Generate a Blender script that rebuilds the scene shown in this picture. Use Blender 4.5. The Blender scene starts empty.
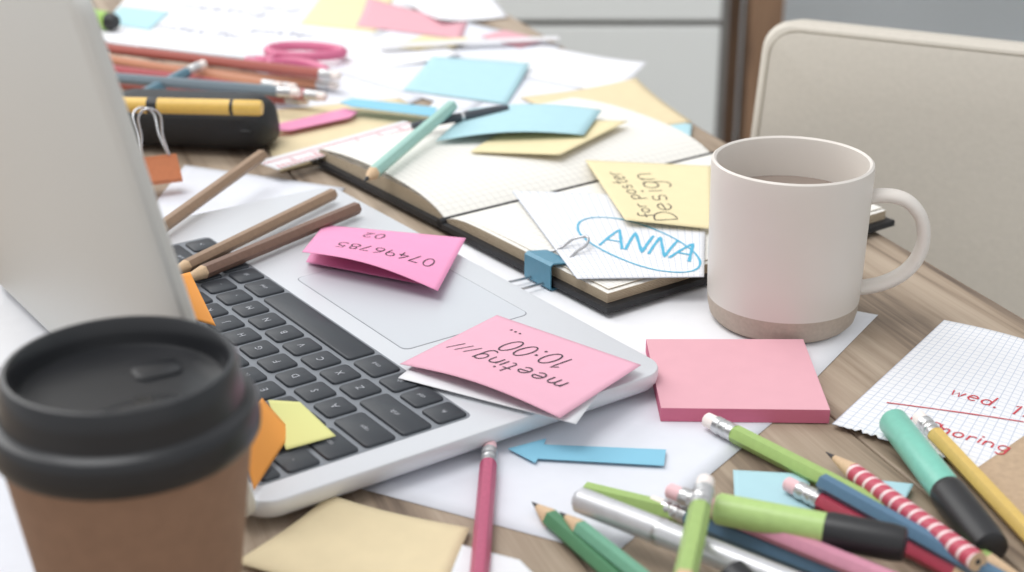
import bpy, bmesh, math, random
from math import sin, cos, pi, radians, exp, sqrt
from mathutils import Vector, Matrix
random.seed(7)
TZ = 0.75            # table top height
H = 0.3134           # lens height over the table top
PITCH = radians(22.8)
SP, CP = sin(PITCH), cos(PITCH)
F = 1500.0
scene = bpy.context.scene
scene.view_settings.view_transform = 'Standard'

def P(u, v, z=0.0):
    """survey: where the sight line through a photo point meets the horizontal plane z above the table top"""
    t = (v-286)/F
    Z = (H-z)/(SP+t*CP)
    return Vector(((u-512)/F*Z, Z*(CP-t*SP), TZ+z))

# ---------------------------------------------------------------- materials
def lin(c):
    r = []
    for x in c:
        x /= 255.0
        r.append(x/12.92 if x <= .04045 else ((x+.055)/1.055)**2.4)
    return (*r, 1)

def mat(name, col, rough=.6, metal=0.0, noise=0.0, nscale=60, bump=0.0, coat=0.0):
    m = bpy.data.materials.new(name); m.use_nodes = True
    nt = m.node_tree; b = nt.nodes['Principled BSDF']
    b.inputs['Roughness'].default_value = rough
    b.inputs['Metallic'].default_value = metal
    b.inputs['Coat Weight'].default_value = coat
    c = lin(col)
    tc = nt.nodes.new('ShaderNodeTexCoord')
    n = nt.nodes.new('ShaderNodeTexNoise'); n.inputs['Scale'].default_value = nscale
    n.inputs['Detail'].default_value = 4
    nt.links.new(tc.outputs['Object'], n.inputs['Vector'])
    r = nt.nodes.new('ShaderNodeValToRGB')
    k = 1-noise
    r.color_ramp.elements[0].position = .3; r.color_ramp.elements[1].position = .7
    r.color_ramp.elements[0].color = (c[0]*k, c[1]*k, c[2]*k, 1)
    r.color_ramp.elements[1].color = c
    nt.links.new(n.outputs['Fac'], r.inputs['Fac'])
    nt.links.new(r.outputs['Color'], b.inputs['Base Color'])
    if bump:
        bp = nt.nodes.new('ShaderNodeBump'); bp.inputs['Strength'].default_value = bump
        bp.inputs['Distance'].default_value = .001
        nt.links.new(n.outputs['Fac'], bp.inputs['Height'])
        nt.links.new(bp.outputs['Normal'], b.inputs['Normal'])
    return m

def grid_mat(name, base, line, step=.005, w=.07):
    m = mat(name, base, .85)
    nt = m.node_tree; b = nt.nodes['Principled BSDF']
    uv = nt.nodes.new('ShaderNodeUVMap'); sep = nt.nodes.new('ShaderNodeSeparateXYZ')
    nt.links.new(uv.outputs[0], sep.inputs[0])
    outs = []
    for ax in (0, 1):
        d = nt.nodes.new('ShaderNodeMath'); d.operation = 'DIVIDE'; d.inputs[1].default_value = step
        f = nt.nodes.new('ShaderNodeMath'); f.operation = 'FRACT'
        l = nt.nodes.new('ShaderNodeMath'); l.operation = 'LESS_THAN'; l.inputs[1].default_value = w
        nt.links.new(sep.outputs[ax], d.inputs[0]); nt.links.new(d.outputs[0], f.inputs[0]); nt.links.new(f.outputs[0], l.inputs[0])
        outs.append(l)
    mx = nt.nodes.new('ShaderNodeMath'); mx.operation = 'MAXIMUM'
    nt.links.new(outs[0].outputs[0], mx.inputs[0]); nt.links.new(outs[1].outputs[0], mx.inputs[1])
    mc = nt.nodes.new('ShaderNodeMix'); mc.data_type = 'RGBA'
    mc.inputs[6].default_value = lin(base); mc.inputs[7].default_value = lin(line)
    nt.links.new(mx.outputs[0], mc.inputs[0]); nt.links.new(mc.outputs[2], b.inputs['Base Color'])
    return m

def stripe_mat(name, c1, c2, axis=2, freq=900, spiral=False, duty=.5, rough=.6):
    m = mat(name, c1, rough)
    nt = m.node_tree; b = nt.nodes['Principled BSDF']
    tc = nt.nodes['Texture Coordinate']; sep = nt.nodes.new('ShaderNodeSeparateXYZ')
    nt.links.new(tc.outputs['Object'], sep.inputs[0])
    mu = nt.nodes.new('ShaderNodeMath'); mu.operation = 'MULTIPLY'; mu.inputs[1].default_value = freq
    nt.links.new(sep.outputs[axis], mu.inputs[0])
    src = mu
    if spiral:
        at = nt.nodes.new('ShaderNodeMath'); at.operation = 'ARCTAN2'
        nt.links.new(sep.outputs[1], at.inputs[0]); nt.links.new(sep.outputs[0], at.inputs[1])
        dv = nt.nodes.new('ShaderNodeMath'); dv.operation = 'DIVIDE'; dv.inputs[1].default_value = 2*pi
        nt.links.new(at.outputs[0], dv.inputs[0])
        ad = nt.nodes.new('ShaderNodeMath'); ad.operation = 'ADD'
        nt.links.new(mu.outputs[0], ad.inputs[0]); nt.links.new(dv.outputs[0], ad.inputs[1]); src = ad
    f = nt.nodes.new('ShaderNodeMath'); f.operation = 'FRACT'
    nt.links.new(src.outputs[0], f.inputs[0])
    l = nt.nodes.new('ShaderNodeMath'); l.operation = 'LESS_THAN'; l.inputs[1].default_value = duty
    nt.links.new(f.outputs[0], l.inputs[0])
    mc = nt.nodes.new('ShaderNodeMix'); mc.data_type = 'RGBA'
    mc.inputs[6].default_value = lin(c1); mc.inputs[7].default_value = lin(c2)
    nt.links.new(l.outputs[0], mc.inputs[0]); nt.links.new(mc.outputs[2], b.inputs['Base Color'])
    return m

def wood_mat(name, c1, c2, c3, sc=(60, 3, 60), rough=.6):
    m = mat(name, c1, rough)
    nt = m.node_tree; b = nt.nodes['Principled BSDF']
    tc = nt.nodes['Texture Coordinate']
    mp = nt.nodes.new('ShaderNodeMapping'); mp.inputs['Scale'].default_value = sc
    nt.links.new(tc.outputs['Object'], mp.inputs[0])
    n = nt.nodes.new('ShaderNodeTexNoise'); n.inputs['Scale'].default_value = 1.0
    n.inputs['Detail'].default_value = 8; n.inputs['Roughness'].default_value = .65
    n.inputs['Distortion'].default_value = .6
    nt.links.new(mp.outputs[0], n.inputs['Vector'])
    r = nt.nodes.new('ShaderNodeValToRGB')
    e = r.color_ramp.elements
    e[0].position = .33; e[0].color = lin(c3); e[1].position = .68; e[1].color = lin(c1)
    x = e.new(.48); x.color = lin(c2)
    nt.links.new(n.outputs['Fac'], r.inputs['Fac'])
    nt.links.new(r.outputs['Color'], b.inputs['Base Color'])
    bp = nt.nodes.new('ShaderNodeBump'); bp.inputs['Strength'].default_value = .3; bp.inputs['Distance'].default_value = .001
    nt.links.new(n.outputs['Fac'], bp.inputs['Height']); nt.links.new(bp.outputs['Normal'], b.inputs['Normal'])
    return m

M = {}
def pm(name, col, nz=.03): return mat(name, col, .92, noise=nz, nscale=90, bump=.2)
M['white'] = pm('paper_white', (230, 230, 233))
M['white2'] = pm('paper_white_cool', (222, 224, 231))
M['pink'] = pm('sticky_pink', (226, 172, 190))
M['pinkhot'] = pm('sticky_hot_pink', (234, 154, 192))
M['pinklt'] = pm('paper_salmon_pink', (220, 166, 176))
M['blue'] = pm('sticky_blue', (174, 210, 218))
M['arrow'] = mat('tab_blue', (134, 194, 218), .7, noise=.03)
M['yellow'] = pm('sticky_yellow', (230, 216, 174))
M['manila'] = pm('paper_manila', (224, 207, 170), .05)
M['lemon'] = mat('tab_lemon', (228, 226, 150), .7)
M['orange'] = mat('tab_orange', (246, 164, 76), .7)
M['kraft'] = mat('kraft_paper', (190, 164, 136), .85, noise=.15, nscale=300, bump=.1)
M['grid'] = grid_mat('graph_paper', (230, 230, 232), (188, 195, 208), .004, .10)
M['grid2'] = grid_mat('notebook_page', (232, 229, 222), (198, 196, 190), .005, .07)
M['edge'] = stripe_mat('page_edges', (200, 184, 158), (120, 100, 80), 2, 1100, False, .4, .9)
M['edgepink'] = stripe_mat('sticky_pad_edges', (212, 118, 144), (194, 100, 128), 2, 1600, False, .4, .9)
M['black'] = mat('black_plastic', (34, 34, 36), .42, noise=.1)
M['cover'] = mat('black_cover', (26, 26, 29), .55, noise=.2, nscale=400, bump=.1)
M['case'] = mat('case_black_leather', (24, 24, 27), .55, noise=.3, nscale=500, bump=.3)
M['alu'] = mat('aluminium', (216, 218, 222), .4, .2, noise=.02, nscale=800)
M['alulid'] = mat('aluminium_lid', (216, 216, 212), .5, .1, noise=.02, nscale=800)
M['pad'] = mat('trackpad', (204, 207, 212), .4, .15)
M['line'] = mat('panel_gap', (150, 152, 158), .6)
M['key'] = mat('key_black', (50, 54, 60), .5)
M['well'] = mat('key_well', (130, 134, 140), .5, .2)
M['legend'] = mat('key_legend', (180, 182, 188), .6)
M['screen'] = mat('screen_glass', (10, 10, 12), .1)
M['metal'] = mat('steel', (190, 190, 192), .25, 1.0)
M['metalw'] = mat('ferrule', (205, 205, 205), .3, .8)
M['eraser'] = mat('eraser_white', (240, 230, 224), .8)
M['eraserp'] = mat('eraser_pink', (236, 194, 198), .8)
M['rawwood'] = mat('pencil_wood', (215, 184, 148), .7, noise=.15, nscale=900)
M['lead'] = mat('graphite', (50, 50, 52), .5)
M['mug'] = mat('mug_glaze', (220, 213, 205), .42, noise=.02, nscale=30, coat=.1)
M['mugin'] = mat('mug_inside_glaze', (218, 211, 203), .35)
M['mugbase'] = mat('mug_stoneware', (188, 174, 160), .85, noise=.12, nscale=500, bump=.2)
M['coffee'] = mat('milky_tea', (142, 128, 118), .12)
M['cup'] = mat('cup_kraft_board', (148, 116, 94), .7, noise=.12, nscale=200)
M['lid'] = mat('cup_lid_plastic', (34, 35, 38), .32, noise=.05)
M['leather'] = mat('chair_cream_leather', (202, 195, 183), .6, noise=.05, nscale=250, bump=.2)
M['seam'] = mat('chair_seam', (160, 152, 138), .7)
M['ink'] = mat('ink_black', (66, 56, 64), .7)
M['inkr'] = mat('ink_red', (200, 66, 76), .7)
M['inkb'] = mat('ink_cyan', (84, 172, 204), .7)
M['inkg'] = mat('ink_grey_blue', (96, 102, 132), .7)
M['table'] = wood_mat('table_oak', (182, 165, 146), (152, 134, 115), (98, 83, 71), (55, 2.6, 30))
M['post'] = wood_mat('brown_wood', (150, 118, 92), (130, 100, 76), (100, 76, 58), (40, 40, 4))
def C(name, col, rough=.45, **k):
    if name not in M:
        g = .3*col[0]+.6*col[1]+.1*col[2]
        k.setdefault('noise', .08); k.setdefault('nscale', 350)
        M[name] = mat(name, tuple(c*.87+g*.13 for c in col), rough, **k)
    return M[name]

# ---------------------------------------------------------------- mesh helpers
def add(me, name, mats, smooth=35, loc=None):
    for m in mats: me.materials.append(m)
    if smooth:
        me.shade_smooth(); me.set_sharp_from_angle(angle=radians(smooth))
    o = bpy.data.objects.new(name, me); scene.collection.objects.link(o)
    if loc is None:
        if len(me.vertices):
            c = Vector((0, 0, 0))
            for v in me.vertices: c += v.co
            c /= len(me.vertices)
            for v in me.vertices: v.co -= c
            o.location = c
    else: o.location = loc
    return o

def mesh(verts, faces, mi=None, uvs=None, fix=True):
    me = bpy.data.meshes.new('m'); me.from_pydata([tuple(v) for v in verts], [], faces)
    if mi:
        for p, k in zip(me.polygons, mi): p.material_index = k
    if uvs:
        l = me.uv_layers.new(name='UVMap')
        for p in me.polygons:
            for li, vi in zip(p.loop_indices, p.vertices): l.data[li].uv = uvs[vi]
    if fix:
        bm = bmesh.new(); bm.from_mesh(me); bmesh.ops.recalc_face_normals(bm, faces=bm.faces); bm.to_mesh(me); bm.free()
    me.update(); return me

def group(name, kids, loc=None):
    e = bpy.data.objects.new(name, None); scene.collection.objects.link(e)
    e.empty_display_size = .02
    if loc is None: loc = kids[0].location.copy()
    e.location = loc
    for k in kids:
        k.parent = e; k.matrix_parent_inverse = Matrix.Translation(-Vector(loc))
    return e

def lathe(name, prof, mats, segs=48, loc=None, rot=None):
    """prof entries (r,z,mat[,hex])"""
    V, Fa, MI = [], [], []
    for e in prof:
        r, z = e[0], e[1]; hx = len(e) > 3 and e[3]
        for i in range(segs):
            a = 2*pi*i/segs
            rr = r
            if hx:
                b = (a % (pi/3))-pi/6
                rr = r*cos(pi/6)/cos(b)
            V.append((rr*cos(a), rr*sin(a), z))
    for j in range(len(prof)-1):
        for i in range(segs):
            k = (i+1) % segs
            Fa.append((j*segs+i, j*segs+k, (j+1)*segs+k, (j+1)*segs+i)); MI.append(prof[j+1][2])
    Fa.append(tuple(reversed(range(segs)))); MI.append(prof[0][2])
    n = (len(prof)-1)*segs
    Fa.append(tuple(range(n, n+segs))); MI.append(prof[-1][2])
    me = mesh(V, Fa, MI)
    o = add(me, name, mats, 35, loc or (0, 0, 0))
    if rot is not None:
        o.rotation_mode = 'QUATERNION'; o.rotation_quaternion = rot
    return o

def along(name, p0, p1, prof, mats, segs=24):
    d = p1-p0
    return lathe(name, prof, mats, segs, p0, d.to_track_quat('Z', 'Y'))

def cr(pts, closed=False, sub=8):
    n = len(pts); out = []
    rng = n if closed else n-1
    for i in range(rng):
        if closed: a, b, c, d = pts[(i-1) % n], pts[i], pts[(i+1) % n], pts[(i+2) % n]
        else: a, b, c, d = pts[max(i-1, 0)], pts[i], pts[i+1], pts[min(i+2, n-1)]
        for k in range(sub):
            t = k/sub
            out.append(.5*((2*b)+(c-a)*t+(2*a-5*b+4*c-d)*t*t+(3*b-a-3*c+d)*t**3))
    if not closed: out.append(pts[-1].copy())
    return out

def sweep(name, pts, rx, ry, m, nrm, closed=False, sub=8, segs=12, smooth=True):
    pts = [Vector(p) for p in pts]
    if smooth: pts = cr(pts, closed, sub)
    nrm = Vector(nrm).normalized(); n = len(pts); V, Fa = [], []
    for i, p in enumerate(pts):
        a = pts[(i-1) % n] if (closed or i > 0) else p
        b = pts[(i+1) % n] if (closed or i < n-1) else p
        t = (b-a).normalized(); s = t.cross(nrm).normalized()
        for k in range(segs):
            an = 2*pi*k/segs
            V.append(p+s*rx*cos(an)+nrm*ry*sin(an))
    for i in range(n if closed else n-1):
        j = (i+1) % n
        for k in range(segs):
            l = (k+1) % segs
            Fa.append((i*segs+k, i*segs+l, j*segs+l, j*segs+k))
    if not closed:
        Fa.append(tuple(range(segs))); Fa.append(tuple(range((n-1)*segs, n*segs)))
    return add(mesh(V, Fa), name, [m], 60)

def rrect(w, h, r, n=8):
    out = []
    for cx, cy, a0 in ((w-r, h-r, 0), (r, h-r, pi/2), (r, r, pi), (w-r, r, 1.5*pi)):
        for i in range(n+1):
            a = a0+pi/2*i/n
            out.append((cx+r*cos(a), cy+r*sin(a)))
    return out

def slab(name, w, h, r, layers, m, mw=None, n=8, warp=None, smooth=35):
    """rounded-rectangle plate, layers of (z,inset); mw = 4x4 placing local x,y,z"""
    V, Fa = [], []; N = 4*(n+1)
    for z, ins in layers:
        for x, y in rrect(w-2*ins, h-2*ins, max(r-ins, .0002), n):
            p = Vector((x+ins, y+ins, z))
            if warp: p = warp(p)
            V.append(p)
    for j in range(len(layers)-1):
        for i in range(N):
            k = (i+1) % N
            Fa.append((j*N+i, j*N+k, (j+1)*N+k, (j+1)*N+i))
    Fa.append(tuple(reversed(range(N)))); Fa.append(tuple(range((len(layers)-1)*N, len(layers)*N)))
    o = add(mesh(V, Fa), name, [m], smooth, (0, 0, 0))
    if mw is not None: o.matrix_world = mw
    return o

def prism(name, base, z0, z1, mats, topmat=0, sidemat=0):
    n = len(base)
    V = [Vector((p.x, p.y, z0)) for p in base]+[Vector((p.x, p.y, z1)) for p in base]
    Fa = [tuple(range(n)), tuple(range(n, 2*n))]; MI = [topmat, topmat]
    for i in range(n):
        k = (i+1) % n; Fa.append((i, k, n+k, n+i)); MI.append(sidemat)
    return add(mesh(V, Fa, MI), name, mats, 0)

def box(name, lo, hi, m, bev=0.0, loc=None):
    x0, y0, z0 = lo; x1, y1, z1 = hi
    V = [(x, y, z) for z in (z0, z1) for x, y in ((x0, y0), (x1, y0), (x1, y1), (x0, y1))]
    Fa = [(0, 3, 2, 1), (4, 5, 6, 7), (0, 1, 5, 4), (1, 2, 6, 5), (2, 3, 7, 6), (3, 0, 4, 7)]
    o = add(mesh(V, Fa), name, [m], 0)
    if bev:
        b = o.modifiers.new('bevel', 'BEVEL'); b.width = bev; b.segments = 3
    return o

class Paper: pass
def paper(name, cs, m, lift=None, n=14, rag=False, under=None):
    """cs: c00,c10,c11,c01 as (u,v,z); s runs c00->c10, t runs c00->c01"""
    c = [P(*q) for q in cs]
    pp = Paper()
    pp.W = ((c[1]-c[0]).length+(c[2]-c[3]).length)/2
    pp.H = ((c[3]-c[0]).length+(c[2]-c[1]).length)/2
    def surf(s, t):
        p = c[0]*(1-s)*(1-t)+c[1]*s*(1-t)+c[2]*s*t+c[3]*(1-s)*t
        if lift: p = p+Vector((0, 0, lift(s, t)))
        return p
    pp.surf = surf
    V, Fa, UV = [], [], []
    for j in range(n+1):
        for i in range(n+1):
            s, t = i/n, j/n
            if rag and j == 0: t += random.uniform(0, .03) if i % 2 else 0
            V.append(surf(s, t)); UV.append((s*pp.W, t*pp.H))
    for j in range(n):
        for i in range(n):
            a = j*(n+1)+i; Fa.append((a, a+1, a+n+2, a+n+1))
    me = mesh(V, Fa, None, UV)
    o = add(me, name, [m], 60)
    sm = o.modifiers.new('thickness', 'SOLIDIFY'); sm.thickness = .0002; sm.offset = 0
    pp.o = o; pp.loc = o.location.copy(); return pp

def arc(cx, cy, rx, ry, a0, a1, n=12):
    return [(cx+rx*cos(radians(a0+(a1-a0)*i/n)), cy+ry*sin(radians(a0+(a1-a0)*i/n))) for i in range(n+1)]
FONT = {
 '0': [arc(.3, .5, .24, .5, 90, 450, 16)], '1': [[(.12, .8), (.32, 1), (.3, 0)]],
 '2': [arc(.3, .72, .22, .28, 160, -30, 8)+[(.08, 0), (.58, .02)]],
 '4': [[(.4, 1), (.05, .38), (.58, .38)], [(.42, .6), (.4, -.02)]],
 '5': [[(.55, 1), (.18, .98), (.14, .58)]+arc(.3, .32, .25, .32, 120, -150, 10)],
 '6': [[(.45, 1), (.2, .7), (.08, .3)]+arc(.3, .26, .22, .26, 180, -180, 14)],
 '7': [[(.08, .95), (.56, .98), (.22, 0)]],
 '8': [arc(.3, .74, .18, .24, 90, 450, 12), arc(.3, .26, .24, .26, 90, 450, 12)],
 '9': [arc(.3, .7, .22, .28, 0, 360, 12)+[(.48, .4), (.4, 0)]],
 ':': [arc(.15, .15, .03, .04, 0, 360, 6), arc(.15, .6, .03, .04, 0, 360, 6)],
 '.': [arc(.1, .04, .03, .04, 0, 360, 6)], '/': [[(.05, 0), (.5, 1)]], ' ': [],
 'a': [arc(.28, .26, .22, .26, 30, 390, 12)+[(.5, .5), (.5, .1), (.6, 0)]],
 'd': [arc(.28, .26, .22, .26, 30, 390, 12), [(.52, 1), (.5, 0)]],
 'e': [[(.08, .28), (.5, .32)]+arc(.29, .27, .22, .27, 20, 320, 12)],
 'f': [arc(.4, .8, .18, .2, 30, 180, 6)+[(.2, -.2)], [(.05, .5), (.45, .5)]],
 'g': [arc(.28, .26, .22, .26, 30, 390, 12), [(.5, .5), (.48, -.2)]+arc(.27, -.22, .21, .2, 0, -150, 8)],
 'i': [[(.12, .5), (.12, 0)], arc(.13, .72, .03, .03, 0, 360, 6)],
 'm': [[(.06, .5), (.06, 0)], arc(.22, .3, .15, .2, 180, 0, 8)+[(.37, 0)], arc(.53, .3, .15, .2, 180, 0, 8)+[(.68, 0)]],
 'n': [[(.06, .5), (.06, 0)], arc(.27, .28, .2, .22, 180, 0, 8)+[(.48, 0)]],
 'o': [arc(.28, .26, .22, .26, 90, 450, 12)], 'r': [[(.08, .5), (.08, 0)], arc(.28, .26, .2, .24, 180, 50, 6)],
 's': [arc(.26, .38, .16, .13, 30, 230, 7)+arc(.26, .13, .18, .14, 60, -150, 7)],
 't': [[(.2, .9), (.18, .1), (.3, 0), (.4, .05)], [(.02, .55), (.4, .55)]],
 'p': [[(.06, .5), (.06, -.4)], arc(.28, .26, .22, .26, 180, -180, 12)],
 'w': [[(.02, .5), (.16, 0), (.32, .4), (.48, 0), (.62, .5)]], 'u': [[(.06, .5), (.08, .1), (.25, 0), (.45, .15), (.48, .5), (.5, 0)]],
 'A': [[(0, 0), (.32, 1), (.6, 0)], [(.12, .36), (.5, .36)]], 'N': [[(.05, 0), (.08, 1), (.5, 0), (.54, 1)]],
 'D': [[(.06, 0), (.06, 1)]+arc(.1, .5, .46, .5, 90, -90, 10)], 'C': [arc(.33, .5, .28, .5, 50, 310, 12)],
}
ADV = {'m': .82, 'i': .28, ':': .34, '.': .25, 't': .46, 'w': .74, '1': .48, ' ': .45, 'f': .5, 'r': .46}

def ribbons(pp, polys, wid, m, name='handwriting'):
    """polys: polylines in metres on the sheet"""
    V, Fa = [], []
    for pl in polys:
        d = []
        for a, b in zip(pl[:-1], pl[1:]):
            L = math.dist(a, b); k = max(1, int(L/.0025))
            for i in range(k): d.append((a[0]+(b[0]-a[0])*i/k, a[1]+(b[1]-a[1])*i/k))
        d.append(pl[-1])
        W = []
        for x, y in d:
            s, t = x/pp.W, y/pp.H
            p = pp.surf(s, t); n = (pp.surf(s+.01, t)-p).cross(pp.surf(s, t+.01)-p).normalized()
            if n.z < 0: n = -n
            W.append((p+n*.00035, n))
        if len(W) < 2: continue
        b0 = len(V)
        for i, (p, n) in enumerate(W):
            tg = (W[min(i+1, len(W)-1)][0]-W[max(i-1, 0)][0])
            if tg.length < 1e-7: tg = Vector((1, 0, 0))
            sd = n.cross(tg.normalized())*wid/2*random.uniform(.8, 1.1)
            V += [p-sd, p+sd]
        for i in range(len(W)-1):
            a = b0+2*i; Fa.append((a, a+1, a+3, a+2))
    o = add(mesh(V, Fa), name, [m], 0)
    o.parent = pp.o; o.matrix_parent_inverse = Matrix.Translation(-pp.loc)
    return o

def write(pp, text, s0, t0, size, m, ang=0, wid=.0007, slant=.15, sp=1.0):
    x = 0; polys = []
    ca, sa = cos(radians(ang)), sin(radians(ang))
    for ch in text:
        jy = random.uniform(-.04, .04)
        for st in FONT.get(ch, []):
            q = []
            for a, b in st:
                X = (x+a*.95+b*slant)*size; Y = (b+jy)*size
                q.append((s0*pp.W+X*ca-Y*sa, t0*pp.H+X*sa+Y*ca))
            polys.append(q)
        x += ADV.get(ch, .64)*sp
    return ribbons(pp, polys, wid, m)

# ---------------------------------------------------------------- room
M['floor'] = mat('floor_grey', (200, 200, 196), .5, noise=.06, nscale=6)
M['wallm'] = mat('wall_paint_blue_grey', (224, 230, 233), .9, noise=.02, nscale=3)
M['cab'] = mat('cabinet_grey', (228, 229, 226), .6, noise=.02, nscale=4)
M['dark'] = mat('dark_gap', (136, 132, 128), .7)
M['pull'] = mat('drawer_pull', (180, 180, 180), .4, .6)
box('floor', (-2.6, -1.2, -.05), (2.6, 3.0, 0), M['floor'])
box('wall_back', (-2.6, 3.0, 0), (2.6, 3.1, 2.6), M['wallm'])
box('wall_right', (2.6, -1.2, 0), (2.7, 3.1, 2.6), M['wallm'])
box('baseboard_back', (-2.6, 2.985, 0), (2.6, 3.0, .09), M['cab'])
k = [box('carcass', (-1.3, 2.22, .06), (.325, 2.65, .80), M['dark'], .003)]
for zz0, zz1 in ((.08, .555), (.565, .785)):
    for xx0, xx1 in ((-1.28, -.75), (-.74, -.21), (-.20, .31)):
        k.append(box('drawer_front', (xx0, 2.2, zz0), (xx1, 2.222, zz1), M['cab'], .003))
for xx0 in (-1.08, -.54, -.01):
    k.append(box('pull', (xx0, 2.187, .74), (xx0+.12, 2.202, .752), M['pull'], .003))
for xx in (-1.25, .25):
    for yy in (2.27, 2.58):
        k.append(box('foot', (xx, yy, 0), (xx+.04, yy+.04, .062), M['dark']))
k.append(box('top_board', (-1.31, 2.19, .80), (.335, 2.66, .825), M['cab'], .004))
group('sideboard', k, (-.5, 2.4, 0))
k = [box('upright_front', (.352, 2.2, 0), (.402, 2.26, 1.9), M['post'], .003), box('upright_back', (.352, 2.6, 0), (.402, 2.66, 1.9), M['post'], .003),
     box('upright_front_b', (1.15, 2.2, 0), (1.2, 2.26, 1.9), M['post'], .003), box('upright_back_b', (1.15, 2.6, 0), (1.2, 2.66, 1.9), M['post'], .003)]
for z in (.12, 1.0, 1.4, 1.86):
    k.append(box('shelf', (.402, 2.2, z), (1.15, 2.66, z+.025), M['post'], .002))
group('shelf_rack', k, (.8, 2.4, 0))

# ---------------------------------------------------------------- table
tdir = Vector((-.352, .936, 0)).normalized()      # along the edge, away
tin = Vector((-tdir.y, tdir.x, 0))                 # towards the table middle (left)
E0 = Vector((.2628, .7033, 0))
tm = Matrix.Translation(E0+tin*.45+Vector((0, 0, TZ-.018)))@Matrix(((tin.x, tdir.x, 0, 0), (tin.y, tdir.y, 0, 0), (0, 0, 1, 0), (0, 0, 0, 1)))
k = []
nb = 6
for i in range(nb):
    w = .9/nb
    x0 = -.45+i*w
    b = box('plank', (x0+.0004, -.95, -.018), (x0+w-.0004, 1.25, .018), M['table'], .0012)
    b.matrix_world = tm@Matrix.Translation(b.location); k.append(b)
def tbox(nm, lo, hi, bev=.003):
    b = box(nm, lo, hi, M['table'], bev); b.matrix_world = tm@Matrix.Translation(b.location); k.append(b)
for x in (-.41, .34):
    for y in (-.9, 1.13):
        tbox('leg', (x, y, -(TZ-.018)), (x+.07, y+.07, -.018))
tbox('apron', (-.39, -.83, -.09), (-.365, 1.13, -.018)); tbox('apron', (.365, -.83, -.09), (.39, 1.13, -.018))
tbox('apron', (-.365, -.88, -.09), (.365, -.855, -.018)); tbox('apron', (-.365, 1.155, -.09), (.365, 1.18, -.018))
bpy.context.view_layer.update()
e = bpy.data.objects.new('dining_table', None); scene.collection.objects.link(e); e.matrix_world = tm
bpy.context.view_layer.update()
for b in k:
    mw = b.matrix_world.copy(); b.parent = e; b.matrix_parent_inverse = tm.inverted(); b.matrix_world = mw

# ---------------------------------------------------------------- chair
cx = Vector((.889, -.457, 0)); cf = Vector((-.457, -.889, 0))
up = (Vector((0, 0, 1))*cos(radians(9))-cf*sin(radians(9))).normalized()
cn = cx.cross(up).normalized()
def mat4(o, a, b, c):
    return Matrix(((a.x, b.x, c.x, o.x), (a.y, b.y, c.y, o.y), (a.z, b.z, c.z, o.z), (0, 0, 0, 1)))
topl = Vector((.184, 1.034, .832))
cW, cHt = .43, .40
org = topl-up*cHt
def cw(p):
    f = 1+.04*(1-p.y/cHt)
    x = (p.x-cW/2)*f+cW/2
    z = p.z+.010*((p.x-cW/2)/(cW/2))**2*(1 if cn.dot(cf) > 0 else -1)
    return Vector((x, p.y, z))
cm = mat4(org, cx, up, cn)
k = [slab('backrest', cW, cHt, .020, [(-.020, .012), (-.018, .004), (-.013, 0), (.013, 0), (.018, .004), (.020, .012), (.0212, .05)], M['leather'], cm, 8, cw)]
def seamring(z, ins, nm):
    pts = [cw(Vector((x+ins, y+ins, z))) for x, y in rrect(cW-2*ins, cHt-2*ins, .018, 5)]
    o = sweep(nm, [cm@p for p in pts], .0008, .0008, M['seam'], cn, True, 2, 6, smooth=False)
    return o
k.append(seamring(.0186, .0065, 'seam_front')); k.append(seamring(-.0186, .0065, 'seam_back'))
so = org+cf*.02-cx*.01; so.z = .40
sm = mat4(so, cx, cf, cx.cross(cf))
sg = 1 if cx.cross(cf).z > 0 else -1
k.append(slab('seat', .45, .43, .05, [(-.03*1, .012), (-.02, 0), (.03, 0), (.04, .006), (.045, .03)] if sg > 0 else [(.03, .012), (.02, 0), (-.03, 0), (-.04, .006), (-.045, .03)], M['leather'], sm))
M['leg'] = mat('chair_leg_steel', (150, 150, 150), .3, 1.0)
for a, b in ((.03, .03), (.42, .03), (.03, .40), (.42, .40)):
    p = so+cx*a+cf*b
    k.append(along('leg', Vector((p.x, p.y, 0)), Vector((p.x, p.y, .38)), [(.011, 0, 0), (.011, .38, 0)], [M['leg']], 16))
group('office_chair', k, (so.x, so.y, 0))

# ---------------------------------------------------------------- laptop
O = Vector((.0725, .6155, 0)); la = Vector((-cos(radians(35.5)), -sin(radians(35.5)), 0)).normalized()
lb = Vector((la.y, -la.x, 0))     # towards the far short side
LD, LW = .210, .316
LT = .0140
lm = mat4(Vector((O.x, O.y, TZ)), la, lb, Vector((0, 0, 1)))
k = []
def lslab(nm, x0, y0, w, h, r, layers, m, n=8, smooth=35):
    o = slab(nm, w, h, r, layers, m, None, n, lambda p: lm@Vector((p.x+x0, p.y+y0, p.z)), smooth)
    bm = bmesh.new(); bm.from_mesh(o.data); bmesh.ops.recalc_face_normals(bm, faces=bm.faces); bm.to_mesh(o.data); bm.free()
    return o
k.append(lslab('base', 0, 0, LD, LW, .014, [(.0024, .016), (.0034, .006), (.0052, .0022), (.0075, .0006), (.010, 0), (LT-.0012, 0), (LT-.0003, .0004), (LT, .0012)], M['alu']))
for x, y in ((.02, .02), (.19, .02), (.02, .29), (.19, .29)):
    k.append(lslab('rubber_foot', x-.006, y-.006, .012, .012, .0059, [(.0022, .001), (.0030, 0)], M['black']))
k.append(lslab('key_well', .0995, .0135, .1025, .264, .004, [(LT-.0005, 0), (LT+.00008, 0), (LT+.0001, .0002)], M['well']))
k.append(lslab('trackpad_gap', .0165, .0865, .0725, .1085, .004, [(LT-.0005, 0), (LT+.0001, 0)], M['line']))
k.append(lslab('trackpad', .0170, .0870, .0715, .1075, .004, [(LT-.0005, 0), (LT+.0002, 0)], M['pad']))
U = .0180
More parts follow.
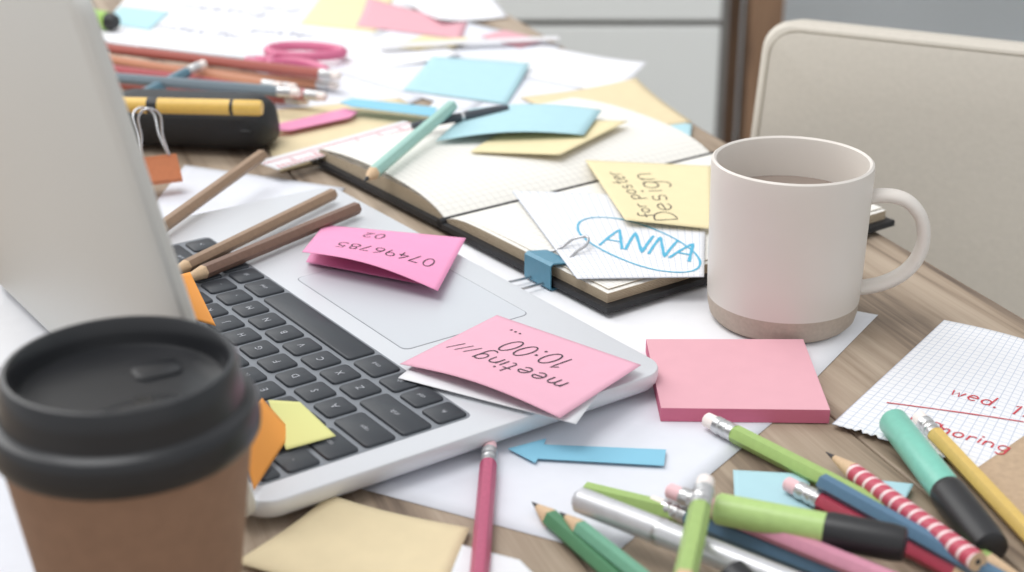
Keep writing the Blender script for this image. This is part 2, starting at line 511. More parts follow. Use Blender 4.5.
rows = [([1, 1, 1, 1.25, 5, 1.25, 1, 1, 1, 1], ['fn', 'ctrl', 'alt', 'cmd', '', 'cmd', 'alt', '<', 'v', '>']),
        ([2.25]+[1]*10+[2.25], ['shift']+list('ZXCVBNM,./')+['shift']),
        ([1.75]+[1]*11+[1.75], ['caps']+list("ASDFGHJKL;'")+['enter']),
        ([1.5]+[1]*13, ['tab']+list('QWERTYUIOP[]')+['\\']),
        ([1]*13+[1.5], list('`1234567890-=')+['del']),
        ([14.5/14]*14, ['esc']+['F%d' % i for i in range(1, 13)]+['o'])]
legs = []
for ri, (ws, labs) in enumerate(rows):
    y = .0150; x0 = .1012+ri*U*.985
    hh = .0150 if ri < 5 else .0085
    for w, lab in zip(ws, labs):
        wl = w*U-.0031
        k.append(lslab('key', x0, y, hh, wl, .0022, [(LT, 0), (LT+.0009, .0001), (LT+.0013, .0006)], M['key'], 3, 50))
        if lab: legs.append((lab, x0+hh*.5, y+wl/2, ri))
        y += w*U
allV, allF = [], []
cache = {}
for lab, x, y, ri in legs:
    if lab not in cache:
        cu = bpy.data.curves.new('t', 'FONT'); cu.body = lab; cu.align_x = 'CENTER'; cu.align_y = 'CENTER'; cu.resolution_u = 2
        ob = bpy.data.objects.new('t', cu); scene.collection.objects.link(ob); bpy.context.view_layer.update()
        mm = bpy.data.meshes.new_from_object(ob.evaluated_get(bpy.context.evaluated_depsgraph_get()))
        cache[lab] = ([v.co.copy() for v in mm.vertices], [tuple(p.vertices) for p in mm.polygons])
        bpy.data.objects.remove(ob); bpy.data.curves.remove(cu)
    vs, fs = cache[lab]; sz = .0050 if len(lab) == 1 else .0032
    b0 = len(allV)
    for v in vs: allV.append(lm@Vector((x+v.y*sz, y+v.x*sz, LT+.0015)))
    for f in fs: allF.append(tuple(i+b0 for i in f))
k.append(add(mesh(allV, allF), 'key_legends', [M['legend']], 0, (0, 0, 0)))
# lid
tilt = radians(12.2)
lup = (Vector((0, 0, 1))*cos(tilt)+la*sin(tilt)).normalized()
hinge = Vector((O.x, O.y, TZ))+la*(LD-.004)+Vector((0, 0, .0055))
ln = lb.cross(lup).normalized()
if ln.dot(la) < 0: ln = -ln       # ln points out of the lid back
def lidslab(nm, y0, z0, w, h, r, layers, m):
    o = slab(nm, w, h, r, layers, m, None, 8, lambda p: hinge+lb*(p.x+y0)+lup*(p.y+z0)+ln*p.z)
    bm = bmesh.new(); bm.from_mesh(o.data); bmesh.ops.recalc_face_normals(bm, faces=bm.faces); bm.to_mesh(o.data); bm.free()
    return o
k.append(lidslab('lid_shell', 0, 0, LW, .222, .014, [(0, .0008), (.001, 0), (.0035, 0), (.005, .0012), (.0062, .006)], M['alulid']))
k.append(lidslab('screen_bezel', .003, .012, LW-.006, .206, .011, [(.0004, 0), (-.0004, 0)], M['black']))
k.append(lidslab('screen_panel', .014, .028, LW-.028, .176, .002, [(.0, 0), (-.0006, 0)], M['screen']))
hp = hinge+lb*.04+Vector((0, 0, .0095)); hq = hinge+lb*(LW-.04)+Vector((0, 0, .0095))
k.append(along('hinge', hp, hq, [(.0035, 0, 0), (.0035, (hq-hp).length, 0)], [M['black']], 20))
group('laptop', k, (O.x, O.y, TZ))

# ---------------------------------------------------------------- mug
MC = Vector((.1380, .7035, TZ+.0012))
body = [(.0, .002, 1), (.030, .002, 1), (.0325, .0, 1), (.0345, .0, 1), (.0372, .003, 1), (.0384, .008, 1), (.0387, .0125, 1), (.0389, .0135, 0),
        (.0394, .030, 0), (.0398, .050, 0), (.0402, .070, 0), (.0404, .081, 0), (.0401, .0835, 0), (.0390, .0843, 0), (.0378, .0835, 2), (.0373, .080, 2),
        (.0368, .050, 2), (.0360, .012, 2), (.030, .006, 2), (0, .005, 2)]
body = [(r*.985, z, m) for r, z, m in body]
k = [lathe('body', body, [M['mug'], M['mugbase'], M['mugin']], 96, MC)]
k.append(lathe('tea', [(0, .062, 0), (.0366, .062, 0), (.0366, .0635, 0), (0, .0635, 0)], [M['coffee']], 64, MC))
hd = Vector((cos(radians(-8)), sin(radians(-8)), 0))
hpts = [(.036, .0655), (.046, .0675), (.056, .0655), (.0635, .058), (.0665, .047), (.0645, .0355), (.058, .0265), (.048, .0205), (.036, .0175)]
k.append(sweep('handle', [MC+hd*a+Vector((0, 0, b)) for a, b in hpts], .0034, .0058, M['mug'], hd.cross(Vector((0, 0, 1))), False, 8, 20))
group('coffee_mug', k, MC)

# ---------------------------------------------------------------- paper cup
CC = Vector((-.1242, .4280, TZ+.0003))
k = [lathe('cup_body', [(0, .004, 0), (.0265, .004, 0), (.0272, 0, 0), (.0292, 0, 0), (.0408, .088, 0), (.0395, .088, 0), (0, .085, 0)], [M['cup']], 96, CC)]
lidp = [(.0412, .0815, 0), (.0420, .0815, 0), (.0428, .083, 0), (.0430, .0865, 0), (.0424, .0890, 0), (.0424, .0915, 0), (.0415, .0930, 0), (.0395, .0936, 0), (.0386, .0945, 0), (.0378, .100, 0),
        (.0372, .1055, 0), (.0362, .1072, 0), (.0349, .1074, 0), (.0338, .1062, 0), (.0330, .1015, 0), (.0322, .0985, 0), (.0300, .0980, 0), (.022, .0978, 0), (0, .0978, 0)]
k.append(lathe('lid', lidp, [M['lid']], 96, CC))
sa = radians(-62)
V, Fa = [], []
sp_prof = [(.0215, .0975), (.0225, .1025), (.0245, .1052), (.0330, .1072), (.0352, .1072)]
na = 17
for i in range(na):
    a = sa+radians(-34+68*i/(na-1)); f = sin(pi*i/(na-1))**.35
    for r, z in sp_prof: V.append(Vector((r*cos(a), r*sin(a), .0976+(z-.0976)*f)))
np_ = len(sp_prof)
for i in range(na-1):
    for j in range(np_-1): a = i*np_+j; Fa.append((a, a+1, a+np_+1, a+np_))
k.append(add(mesh(V, Fa), 'spout', [M['lid']], 50, CC))
so_ = CC+Vector((.0285*cos(sa), .0285*sin(sa), .1056))
k.append(lathe('sip_hole', [(0, 0, 0), (.0028, 0, 0), (.0028, .0009, 0), (0, .0009, 0)], [M['screen']], 16, so_))
tb = slab('tear_tab', .016, .012, .004, [(0, 0), (.0010, .0003), (.0014, .0012)], M['lid'], Matrix.Translation(CC+Vector((.004, .004, .0976)))@Matrix.Rotation(radians(28), 4, 'Z'))
k.append(tb)
group('takeaway_cup', k, CC)

# ---------------------------------------------------------------- notebook
B = P(445, 232); Cn = P(712, 165); nbx = (Cn-B); NL = .212; nbx.z = 0; nbx.normalize()
nq = Vector((nbx.y, -nbx.x, 0))      # towards right-hand (near) page
NW = .150
CZ0 = .0034; CT = .0068
def hR(q): return CT+.0008+.0056*(1-exp(-q/.010))-.0010*(q/NW)**2
def hL(q): return CT+.0008+.0105*(1-exp(-q/.020))-.0060*(q/NW)**1.5
def pages(nm, sgn, hf, z0=CT-.0001, off=0.0, NWx=NW, z1=None):
    n = 28; V, Fa, MI, UV = [], [], [], []
    for i in range(n+1):
        q = NWx*(i/n)**1.4
        for l in (off, NL):
            for z in (z0 if z1 is None else hf(q)-z1, hf(q)):
                p = B+nbx*l+nq*q*sgn; V.append(Vector((p.x, p.y, TZ+z))); UV.append((l, q))
    for i in range(n):
        a = i*4; b = a+4
        Fa += [(a+1, a+3, b+3, b+1), (a, b, b+2, a+2), (a, a+1, b+1, b), (a+2, b+2, b+3, a+3)]; MI += [0, 1, 1, 1]
    Fa += [(0, 2, 3, 1), (n*4, n*4+1, n*4+3, n*4+2)]; MI += [1, 1]
    return add(mesh(V, Fa, MI, UV), nm, [M['grid2'], M['edge']], 40)
k = [pages('right_pages', 1, hR), pages('left_pages', -1, hL)]
k.append(pages('loose_leaf_left', -1, lambda q: hL(q)+.0010+.0045*sin(min(1, q/NW)*pi)*(q/NW), NWx=.148, z1=.0003))
k.append(pages('loose_leaf_left', -1, lambda q: hL(q)+.0004+.0020*sin(min(1, q/NW)*pi)*(q/NW), NWx=.1485, z1=.0003))
k.append(pages('loose_leaf_right', 1, lambda q: hR(q)+.0009*(q/NW), NWx=.147, z1=.0003, off=.003))
def cover(nm, s):
    b = [B-nbx*.004, B+nbx*(NL+.003), B+nbx*(NL+.003)+nq*s*(NW+.005), B-nbx*.004+nq*s*(NW+.005)]
    return prism(nm, b, TZ+CZ0, TZ+CT, [M['cover']])
k += [cover('cover_right', 1), cover('cover_left', -1)]
k.append(along('spine', B-nbx*.004+Vector((0, 0, .0064)), B+nbx*(NL+.003)+Vector((0, 0, .0064)), [(.0028, 0, 0), (.0028, NL+.007, 0)], [M['cover']], 12))
group('open_notebook', k, B)
# ---------------------------------------------------------------- flat papers (layered)
L = [0]
def lay():
    L[0] += 1; return .0002+.00011*L[0]
def flat(name, pts, m, **kw):
    z = lay(); return paper(name, [(u, v, z) for u, v in pts], m, **kw)
def curl(a, i=0):     # one corner lifts softly
    return [lambda s, t: a*(s*t)**3, lambda s, t: a*((1-s)*t)**3, lambda s, t: a*(s*(1-t))**3, lambda s, t: a*((1-s)*(1-t))**3][i]
flat('paper_sheet', [(362, 489), (612, 556), (778, 418), (560, 330)], M['white2'])
flat('paper_sheet', [(878, 315), (812, 382), (440, 330), (455, 238)], M['white'])
flat('paper_sheet', [(140, 222), (185, 165), (345, 188), (300, 240)], M['white2'])
flat('paper_sheet', [(-40, 360), (190, 500), (215, 330), (30, 215)], M['white'])
flat('paper_sheet', [(-60, 600), (60, 610), (110, 440), (-40, 340)], M['white2'])
flat('paper_sheet', [(140, 105), (300, 150), (430, 95), (300, 60)], M['white2'])
flat('paper_sheet', [(420, 118), (560, 120), (600, 66), (470, 58)], M['white2'])
flat('manila_paper', [(250, 112), (400, 98), (450, 130), (280, 172)], M['manila'])
pA = flat('handwritten_sheet', [(90, 40), (345, 74), (430, -8), (150, -30)], M['white'])
write(pA, 'meeting', .22, .50, .024, M['inkg'], -2, .0018); write(pA, 'and time', .50, .58, .022, M['inkg'], -2, .0018)
write(pA, 'notes for', .2, .22, .020, M['inkg'], -2, .0018); write(pA, 'poster', .55, .30, .020, M['inkg'], 0, .0018)
flat('paper_sheet', [(330, 70), (470, 112), (560, 45), (420, 10)], M['white2'])
pB = flat('paper_sheet', [(330, 42), (350, 72), (462, 60), (430, 34)], M['white'], lift=curl(.006, 0))
flat('paper_sheet', [(395, -6), (440, 26), (508, 17), (478, -22)], M['white'], lift=curl(.006, 2))
flat('paper_sheet', [(500, 72), (612, 94), (647, 68), (540, 44)], M['white'], lift=curl(.005, 0))
flat('sticky_note', [(300, 24), (376, 32), (396, -6), (330, -16)], M['yellow'])
flat('sticky_note', [(392, 46), (440, 54), (470, 42), (424, 35)], M['yellow'], lift=curl(.005, 0))
flat('sticky_note', [(100, 22), (150, 30), (170, 12), (122, 6)], M['blue'])
flat('sticky_note', [(480, 36), (520, 48), (545, 40), (505, 30)], M['pinklt'])
flat('pink_card', [(356, 26), (462, 39), (468, 20), (368, 3)], M['pinklt'], lift=curl(.006, 1))
flat('sticky_note', [(403, 90), (507, 104), (530, 68), (432, 61)], M['blue'], lift=lambda s, t: .004*t*t)
flat('sticky_note', [(648, 138), (690, 142), (692, 124), (640, 118)], M['blue'])
flat('manila_paper', [(520, 97), (600, 135), (692, 122), (636, 84)], M['manila'], lift=curl(.005, 1))
flat('yellow_sheet', [(235, 562), (430, 620), (470, 528), (330, 503)], M['manila'], lift=curl(.004, 1))
flat('paper_sheet', [(440, 600), (560, 600), (520, 560), (462, 545)], M['white'])
pG = flat('graph_paper_note', [(832, 424), (1010, 478), (1062, 352), (944, 320)], M['grid'], n=44, rag=True, lift=lambda s, t: .0015*sin(3*s)*t)
write(pG, 'wed. 17', .45, .42, .0098, M['inkr'], -2, .0009)
write(pG, 'ng', .34, .16, .0115, M['inkr'], 0, .0009)
write(pG, 'moring', .50, .15, .0090, M['inkr'], 0, .0009)
ribbons(pG, [[(.16*pG.W, .24*pG.H), (.95*pG.W, .38*pG.H)]], .0009, M['inkr'])
flat('kraft_card', [(968, 474), (1100, 600), (1180, 520), (1040, 425)], M['kraft'])
flat('sticky_note', [(735, 508), (815, 515), (808, 474), (733, 470)], M['blue'])
flat('sticky_note', [(862, 497), (905, 500), (914, 484), (858, 478)], M['blue'])
# notes on the notebook / laptop
zA = .0148
pN = paper('graph_paper_note', [(577, 279, zA), (704, 277, zA), (706, 203, zA), (512, 191, zA+.001)], M['grid'], lift=lambda s, t: .0016*sin(pi*s)*t, n=30)
def worldst(pp, u, v, z):   # invert numerically
    q = P(u, v, z); best = (0, 0); bd = 9
    for i in range(81):
        for j in range(81):
            d = (pp.surf(i/80, j/80)-q).length
            if d < bd: bd = d; best = (i/80, j/80)
    return best
def write_uv(pp, text, base0, base1, topp, m, wid, nadv):
    x = 0; tot = sum(ADV.get(c, .64) for c in text); polys = []
    for ch in text:
        for st in FONT.get(ch, []):
            q = []
            for a, b in st:
                f = (x+a)/tot
                s = base0[0]+(base1[0]-base0[0])*f+(topp[0]-base0[0])*b
                t = base0[1]+(base1[1]-base0[1])*f+(topp[1]-base0[1])*b
                q.append((s*pp.W, t*pp.H))
            polys.append(q)
        x += ADV.get(ch, .64)
    ribbons(pp, polys, wid, m)
def wuv(pp, text, b0, b1, tp, z, m, wid):
    write_uv(pp, text, worldst(pp, *b0, z), worldst(pp, *b1, z), worldst(pp, *tp, z), m, wid, 0)
wuv(pN, 'ANNA', (600, 246), (690, 262), (607, 229), zA+.0005, M['inkb'], .0018)
el = []
for i in range(49):      # hand-drawn oval round the name
    a = 2*pi*i/48
    s, t = worldst(pN, 639+62*cos(a)-2*sin(a), 245+17*cos(a)-21*sin(a), zA+.0008)
    el.append((s*pN.W, t*pN.H))
sm_el = []
for i in range(48):
    q = [el[(i+d) % 48] for d in (-2, -1, 0, 1, 2)]
    sm_el.append((sum(p[0] for p in q)/5, sum(p[1] for p in q)/5))
sm_el.append(sm_el[0])
ribbons(pN, [sm_el], .0013, M['inkb'])
pY = paper('sticky_note', [(625, 225, .0175), (712, 229, .0170), (712, 166, .0175), (585, 160, .0172)], M['yellow'], lift=lambda s, t: .003*(1-s)*(1-t), n=20)
wuv(pY, 'Design', (678, 222), (650, 172), (655, 224), .0175, M['ink'], .0008)
wuv(pY, 'for poster', (654, 220), (618, 172), (640, 222), .0175, M['ink'], .0008)
paper('sticky_note', [(470, 152, .0205), (560, 158, .0195), (628, 124, .0215), (520, 118, .0205)], M['yellow'], lift=lambda s, t: .002*s)
paper('sticky_note', [(436, 141, .0215), (584, 135, .0245), (602, 110, .0255), (470, 109, .0215)], M['blue'], lift=lambda s, t: .004*sin(pi*s))
# hot pink note, curled, on the far palm rest
pH = paper('sticky_note', [(466, 238, .019), (324, 225, .0165), (302, 252, .026), (438, 291, .020)], M['pinkhot'], lift=lambda s, t: .004*sin(pi*s)*t, n=24)
write(pH, '07496785', .10, .52, .0115, M['ink'], 2, .0008); write(pH, '02', .52, .14, .0105, M['ink'], 2, .0008)
paper('sticky_note', [(420, 284, .0160), (306, 262, .0160), (318, 240, .0160), (440, 262, .0160)], M['pinkhot'])
# meeting note over a white card
pW = paper('white_card', [(598, 394, .0162), (576, 424, .0160), (398, 378, .0160), (420, 360, .0160)], M['white'])
write(pW, 'C', .08, .1, .012, M['inkr'], 90, .0009)
pM = paper('sticky_note', [(641, 367, .0178), (497, 317, .0168), (400, 366, .0170), (560, 420, .0178)], M['pink'], lift=lambda s, t: .0035*sin(pi*s)*t+.001, n=24)
write(pM, 'meeting', .16, .58, .0125, M['ink'], 0, .0008)
write(pM, '10:00', .27, .26, .014, M['ink'], 0, .0008)
write(pM, '///', .76, .52, .008, M['ink'], 0, .0006)
write(pM, '...', .72, .14, .012, M['ink'], 0, .0006)
q = [P(661, 410, .0062), P(830, 412, .0062), P(803, 341, .0062), P(646, 341, .0062)]
prism('sticky_note_pad', q, TZ+.0006, TZ+.0072, [M['pinklt'], M['edgepink']], 0, 1)
def poly(name, pts, z, m, th=.0003):
    q = [P(u, v, z) for u, v in pts]; return prism(name, q, TZ+z, TZ+z+th, [m])
poly('arrow_sticky_tab', [(508, 449), (546, 439), (544, 445), (666, 450), (664, 466), (538, 459), (535, 463)], .0018, M['arrow'])
poly('arrow_sticky_tab', [(340, 103), (352, 99), (437, 108), (434, 117), (352, 107)], .009, M['arrow'], .0006)
poly('arrow_sticky_tab', [(275, 131), (280, 124), (345, 109), (358, 112), (350, 118), (290, 131)], .005, C('tab_pink', (240, 140, 185)), .0006)
def tab(name, pts, m, lift=None): return paper(name, pts, m, lift=lift)
tab('sticky_tab', [(254, 490, .017), (292, 432, .018), (262, 398, .030), (238, 430, .040)], M['orange'])
tab('sticky_tab', [(286, 450, .0165), (336, 436, .0165), (300, 402, .022), (268, 400, .026)], M['lemon'])
tab('sticky_tab', [(186, 318, .018), (216, 326, .017), (190, 272, .034), (174, 276, .034)], M['orange'])

# rulers
def ruler(name, a, b, w, m):
    d = (b-a); n = Vector((-d.y, d.x, 0)).normalized()*w
    return prism(name, [a, b, b+n, a+n], a.z, a.z+.0008, [m])
M['rul'] = mat('ruler_white', (224, 222, 224), .35)
ra_, rb_ = P(278, 170, .010), P(425, 128, .010)
r1 = ruler('ruler_body', ra_, rb_, .022, M['rul'])
ks = [r1]; d = (rb_-ra_); n_ = Vector((-d.y, d.x, 0)).normalized()
for i in range(1, 34):
    a = ra_+d*(i/34); w = .012 if i % 5 == 0 else .006
    u_ = d.normalized()*.0005
    ks.append(prism('tick', [a-u_, a+u_, a+u_+n_*w, a-u_+n_*w], a.z+.0008, a.z+.0009, [M['inkr']]))
ks.append(prism('red_line', [ra_+n_*.0145, rb_+n_*.0145, rb_+n_*.0155, ra_+n_*.0155], ra_.z+.0008, ra_.z+.0009, [M['inkr']]))
group('ruler', ks)
r2 = ruler('steel_ruler', P(380, 48, .006), P(560, 40, .006), .012, M['rul'])

# ---------------------------------------------------------------- pencils
def pencil(bm, p0, p1, r=.0038, er='eraser', tip=True, hexa=True, name='pencil', cone=.022):
    p0 = P(*p0); p1 = P(*p1); Lg = (p1-p0).length
    prof = []
    if er:
        prof += [(.0, 0, 1), (r*.6, 0, 1), (r*.8, .0008, 1), (r*.82, .0065, 1), (r*.95, .0066, 2), (r*.95, .0095, 2), (r*.86, .0100, 2), (r*.86, .0108, 2), (r*.95, .0113, 2),
                 (r*.95, .0135, 2), (r*.88, .014, 2), (r*.95, .0150, 2), (r*.95, .0175, 2), (r, .0177, 0, hexa)]
    else:
        prof += [(0, 0, 4), (r*.3, 0, 4), (r*.31, 0, 3), (r, 0, 3, hexa), (r, .0001, 0, hexa)]
    if tip:
        prof += [(r, Lg-cone, 0, hexa), (r*.93, Lg-cone+.0015, 3, False), (r*.36, Lg-cone*.32, 3), (r*.33, Lg-cone*.31, 4), (.0002, Lg, 4), (0, Lg, 4)]
    else:
        prof += [(r, Lg, 0, hexa), (r*.4, Lg, 3), (0, Lg, 4)]
    return along(name, p0, p1, prof, [bm, M[er] if er else M['eraser'], M['metalw'], M['rawwood'], M['lead']], 24)
brown = C('pencil_natural_brown', (158, 126, 98), .5, noise=.15, nscale=400)
brown2 = C('pencil_dark_brown', (128, 94, 76), .5, noise=.15, nscale=400)
zl = .0195
pencil(brown, (262, 155, .024), (140, 243, zl), .0038, None, True)
pencil(brown, (333, 194, zl), (158, 280, zl), .0036, None, True)
pencil(brown2, (357, 208, zl), (172, 285, zl), .0038, None, True)
redb = C('pencil_red_brown', (178, 88, 76)); dred = C('pencil_dark_red', (186, 82, 86)); olv = C('pencil_olive', (126, 148, 94)); orb = C('pencil_orange_brown', (200, 130, 94))
R = .0042
pencil(redb, (340, 76, .016), (70, 44, .014), R); pencil(orb, (338, 86, .006), (60, 58, .006), R)
pencil(dred, (326, 97, .014), (80, 66, .012), R); pencil(olv, (296, 88, .012), (60, 70, .006), R)
pencil(redb, (308, 101, .007), (75, 80, .007), R); pencil(C('pencil_slate', (110, 126, 136)), (300, 93, .022), (90, 76, .018), R)
pencil(orb, (282, 87, .018), (70, 54, .014), R)
pencil(C('pencil_steel_blue', (84, 124, 142)), (205, 63, .026), (112, 110, .008), .0040, 'eraser', True)
teal = C('pencil_teal', (152, 198, 186))
pencil(teal, (452, 106, .033), (364, 181, .025), .0042, None, True, True, cone=.014)
pinkp = C('pencil_pink', (200, 84, 120), noise=.25, nscale=1500)
lime = C('pencil_lime', (160, 192, 104)); green = C('pencil_green', (78, 138, 96)); navy = C('pencil_blue', (84, 122, 152)); rose = C('pencil_rose', (216, 140, 164)); red = C('pencil_red', (186, 60, 82)); yel = C('pencil_yellow', (222, 184, 92))
pencil(pinkp, (490, 444, .005), (474, 640, .005), .0036, 'eraserp')
pencil(green, (700, 650, .006), (532, 502, .004), .0040, 'eraser', cone=.015)
pencil(C('pencil_mint', (104, 168, 136)), (720, 640, .013), (560, 512, .008), .0034, 'eraser', cone=.015)
pencil(lime, (585, 492, .005), (820, 548, .005), .0042, None)
pencil(navy, (650, 502, .006), (900, 600, .006), .0038, 'eraser')
pencil(rose, (668, 490, .014), (960, 610, .013), .0038, 'eraserp')
pencil(lime, (706, 419, .005), (1040, 590, .006), .0041, 'eraser')
pencil(red, (786, 483, .007), (1010, 600, .005), .0038, 'eraserp')
pencil(navy, (822, 482, .013), (1080, 625, .010), .0037, None)
pencil(yel, (918, 416, .005), (1090, 600, .005), .0038, 'eraser')
pencil(lime, (706, 480, .030), (676, 620, .022), .0042, 'eraser')
M['candy'] = stripe_mat('candy_stripe', (188, 72, 92), (236, 212, 212), 2, 160, True, .28, .5)
pencil(M['candy'], (978, 562, .016), (826, 452, .006), .0038, None, True, False, name='striped_pencil')

def marker(name, p0, p1, prof, mats):
    p0 = P(*p0); p1 = P(*p1); Lg = (p1-p0).length
    return along(name, p0, p1, [(r, z*Lg, m) for r, z, m in prof], mats, 32)
silver = C('pen_silver_plastic', (212, 212, 215), .3, metal=.4)
marker('ballpoint_pen', (577, 499, .014), (870, 615, .014), [(0, 0, 2), (.0036, 0, 2), (.0046, .008, 2), (.0050, .012, 0), (.0051, .04, 0), (.0051, .30, 0), (.0053, .305, 1), (.0053, .32, 1), (.0050, .325, 0), (.0048, .8, 0), (.003, .97, 1), (.0006, 1, 1), (0, 1, 1)], [silver, M['metalw'], C('pen_grey', (120, 122, 126))])
tl = C('highlighter_teal', (118, 200, 178), .35); lm_ = C('highlighter_lime', (176, 210, 120), .35)
hp_ = [(0, 0, 0), (.0060, 0, 0), (.0075, .02, 0), (.0077, .55, 0), (.0077, .585, 0), (.0082, .59, 1), (.0086, .62, 1), (.0086, .93, 1), (.0078, .99, 1), (.006, 1, 1), (0, 1, 1)]
marker('highlighter_pen', (892, 420, .009), (992, 550, .009), [(r*.86, z, m) for r, z, m in hp_], [tl, M['black']])
marker('highlighter_pen', (715, 508, .018), (906, 545, .018), [(r*.80, z, m) for r, z, m in hp_], [lm_, M['black']])
marker('marker_pen', (728, 574, .022), (800, 640, .014), [(0, 0, 0), (.0055, 0, 0), (.0068, .03, 0), (.0068, .97, 0), (.006, 1, 0), (0, 1, 0)], [M['black']])
marker('highlighter_pen', (116, 22, .010), (40, 12, .010), [(0, 0, 1), (.006, 0, 1), (.008, .05, 1), (.008, .10, 1), (.0085, .11, 0), (.0085, 1, 0), (0, 1, 0)], [C('highlighter_green', (150, 198, 78), .35), M['black']])
marker('fountain_pen', (412, 126, .023), (508, 108, .027), [(0, 0, 0), (.0022, 0, 0), (.0028, .1, 0), (.0030, .5, 0), (.0030, .51, 1), (.0032, .53, 1), (.0032, .55, 0), (.0030, .9, 0), (.002, 1, 0), (0, 1, 0)], [C('pen_dark_grey', (70, 74, 82)), M['metalw']])

# ---------------------------------------------------------------- case + yellow cutter
ca_ = P(266, 160); cb_ = P(92, 152)
cd = (cb_-ca_); cL = cd.length; cd.normalize(); cnn = Vector((-cd.y, cd.x, 0)); 
if cnn.y < 0: cnn = -cnn
V, Fa = [], []
nL, nS = 28, 24; hw, hh = .026, .0165
for i in range(nL+1):
    f = i/nL; x = cL*f
    e_ = min(1, sqrt(max(0, 1-(1-min(f/.16, 1))**2)))*min(1, sqrt(max(0, 1-(1-min((1-f)/.16, 1))**2)))
    e_ = max(e_, .02)
    for j in range(nS):
        a = 2*pi*j/nS
        sx = abs(cos(a))**.6*(1 if cos(a) > 0 else -1); sz = abs(sin(a))**.7*(1 if sin(a) > 0 else -1)
        p = ca_+cd*x+cnn*(hw+hw*sx*(.35+.65*e_)); V.append(Vector((p.x, p.y, TZ+.0024+hh+hh*sz*(.35+.65*e_) - hh*(1-(.35+.65*e_))*.6)))
for i in range(nL):
    for j in range(nS):
        l = (j+1) % nS; Fa.append((i*nS+j, i*nS+l, (i+1)*nS+l, (i+1)*nS+j))
Fa.append(tuple(range(nS))); Fa.append(tuple(range(nL*nS, (nL+1)*nS)))
cs = add(mesh(V, Fa), 'case_shell', [M['case']], 60)
zp = [ca_+cd*(cL*f)+cnn*(.001)+Vector((0, 0, .019)) for f in (.08, .3, .6, .9)]
kz = sweep('zip', zp, .0009, .0012, M['black'], (0, 0, 1))
group('glasses_case', [cs, kz])
yo = C('utility_yellow', (230, 184, 80), .4)
marker('cutter_knife', (262, 108, .0405), (90, 104, .0405), [(0, 0, 0), (.0045, 0, 0), (.0052, .02, 0), (.0052, .16, 0), (.0053, .165, 1), (.0053, .18, 1), (.0052, .185, 0), (.0052, .6, 0), (.0053, .61, 1), (.0053, .66, 1), (.0052, .67, 0), (.005, 1, 0), (0, 1, 0)], [yo, M['black']])

# ---------------------------------------------------------------- binder clips
def clip(name, o, ax, inn, w, hb, dep, m, vertical=False, big=1.0):
    th = ax.cross(inn).normalized()
    if not vertical and th.z < 0: th = -th
    prof = [(dep, .0012), (dep*.9, .0016), (dep*.12, hb/2), (0, hb/2-.001), (0, -hb/2+.001), (dep*.12, -hb/2), (dep*.9, -.0016), (dep, -.0012)]
    if not vertical: prof = [(a, b+(.0038 if b > 0 and a > dep*.5 else -.0036 if a > dep*.5 else 0)) for a, b in prof]
    V, Fa = [], []; n = len(prof)
    for s in (-.5, .5):
        for a, b in prof: V.append(o+ax*s*w+inn*a+th*b)
    for i in range(n-1): Fa.append((i, i+1, n+i+1, n+i))
    bd = add(mesh(V, Fa), 'clip_body', [m], 0)
    sd = bd.modifiers.new('sheet', 'SOLIDIFY'); sd.thickness = .0008; sd.offset = 0
    ks = [bd]
    for s in (1, -1):
        tip = o+inn*dep+th*(.002*s if vertical else .0055*s)
        outp = (inn*.026+th*s*.013) if vertical else (inn*.014+th*.005)
        if not vertical and s < 0: outp = -inn*.032+th*.001
        e2 = tip+outp
        pts = [tip+ax*w*.33, tip+outp*.5+ax*w*.24, e2+ax*w*.24, e2+outp.normalized()*.005, e2-ax*w*.24, tip+outp*.5-ax*w*.24, tip-ax*w*.33]
        ks.append(sweep('wire_handle', pts, .0008, .0008, M['metal'], outp.cross(ax), False, 6, 8))
    return group(name, ks, o)
o1 = B-nbx*.0055+nq*.098+Vector((0, 0, .0086))
clip('binder_clip', o1, nq, nbx, .023, .0150, .015, C('clip_blue', (80, 144, 172), .35))
o2 = P(160, 186, .006)
clip('binder_clip', o2+Vector((0, 0, .002)), Vector((.93, .36, 0)).normalized(), Vector((-.15, .2, .96)).normalized(), .027, .014, .017, C('clip_orange', (210, 118, 68), .35), True)

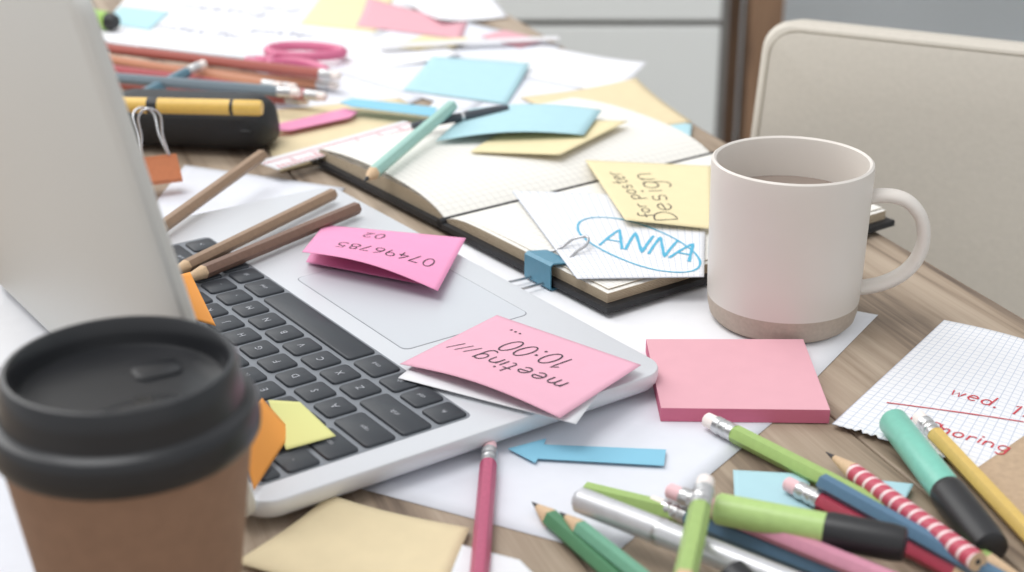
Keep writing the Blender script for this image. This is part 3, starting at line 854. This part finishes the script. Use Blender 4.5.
# ---------------------------------------------------------------- scissors
sm_ = C('scissors_pink', (216, 100, 140), .4)
zs = .009
def ring(c, rx, ry, rot):
    pts = []
    for i in range(14):
        a = 2*pi*i/14; x = rx*cos(a)*(1+.15*cos(a)); y = ry*sin(a)
        pts.append(c+Vector((x*cos(rot)-y*sin(rot), x*sin(rot)+y*cos(rot), 0)))
    return sweep('finger_loop', pts, .0040, .0040, sm_, (0, 0, 1), True, 4, 10)
pv = P(252, 60, zs); e1 = P(140, 47, zs)
bd_ = (e1-pv).normalized(); ang = math.atan2(-bd_.y, -bd_.x)
k = [ring(P(300, 51, zs), .032, .018, ang+.25), ring(P(294, 68, zs), .028, .016, ang-.25)]
nn = Vector((-bd_.y, bd_.x, 0))
for s in (1, -1):
    k.append(prism('blade', [pv-bd_*.02+nn*.006*s, pv+nn*.0055*s, e1, pv-nn*.0035*s, pv-bd_*.02-nn*.002*s], TZ+zs-.0008+.0008*s, TZ+zs+.0008*s, [M['metal']]))
k.append(sweep('shank', [pv+bd_*.004, pv-bd_*.012+nn*.004, P(276, 55, zs)], .004, .0035, sm_, (0, 0, 1)))
k.append(sweep('shank', [pv+bd_*.004, pv-bd_*.012-nn*.004, P(272, 65, zs)], .004, .0035, sm_, (0, 0, 1)))
k.append(lathe('pivot_screw', [(0, 0, 0), (.004, 0, 0), (.004, .002, 0), (0, .003, 0)], [M['metal']], 20, pv+Vector((0, 0, .001))))
group('scissors', k)

# ---------------------------------------------------------------- lights, world, camera
w = bpy.data.worlds.new('World'); scene.world = w; w.use_nodes = True
bg = w.node_tree.nodes['Background']; bg.inputs[0].default_value = (.96, .975, 1, 1); bg.inputs[1].default_value = .82
def area(name, loc, tgt, size, en, col=(1, 1, 1)):
    l = bpy.data.lights.new(name, 'AREA'); l.size = size; l.energy = en; l.color = col
    o = bpy.data.objects.new(name, l); scene.collection.objects.link(o); o.location = loc
    o.rotation_mode = 'QUATERNION'; o.rotation_quaternion = (Vector(tgt)-Vector(loc)).to_track_quat('-Z', 'Y')
area('window_light', (-1.5, 2.1, 2.2), (.1, .8, .75), 1.8, 27, (1, .985, .96))
area('background_fill', (-.6, .6, 2.7), (.1, 2.6, .5), 1.2, 26)  # added fill lamp, no real source; brightens the sideboard and back wall
cam = bpy.data.cameras.new('Camera'); co = bpy.data.objects.new('Camera', cam); scene.collection.objects.link(co)
co.location = (0, 0, TZ+H); co.rotation_euler = (pi/2-PITCH, 0, 0)
cam.sensor_width = 36; cam.lens = F/1024*36; cam.clip_start = .02
cam.dof.use_dof = True; cam.dof.focus_distance = .72; cam.dof.aperture_fstop = 8
scene.camera = co
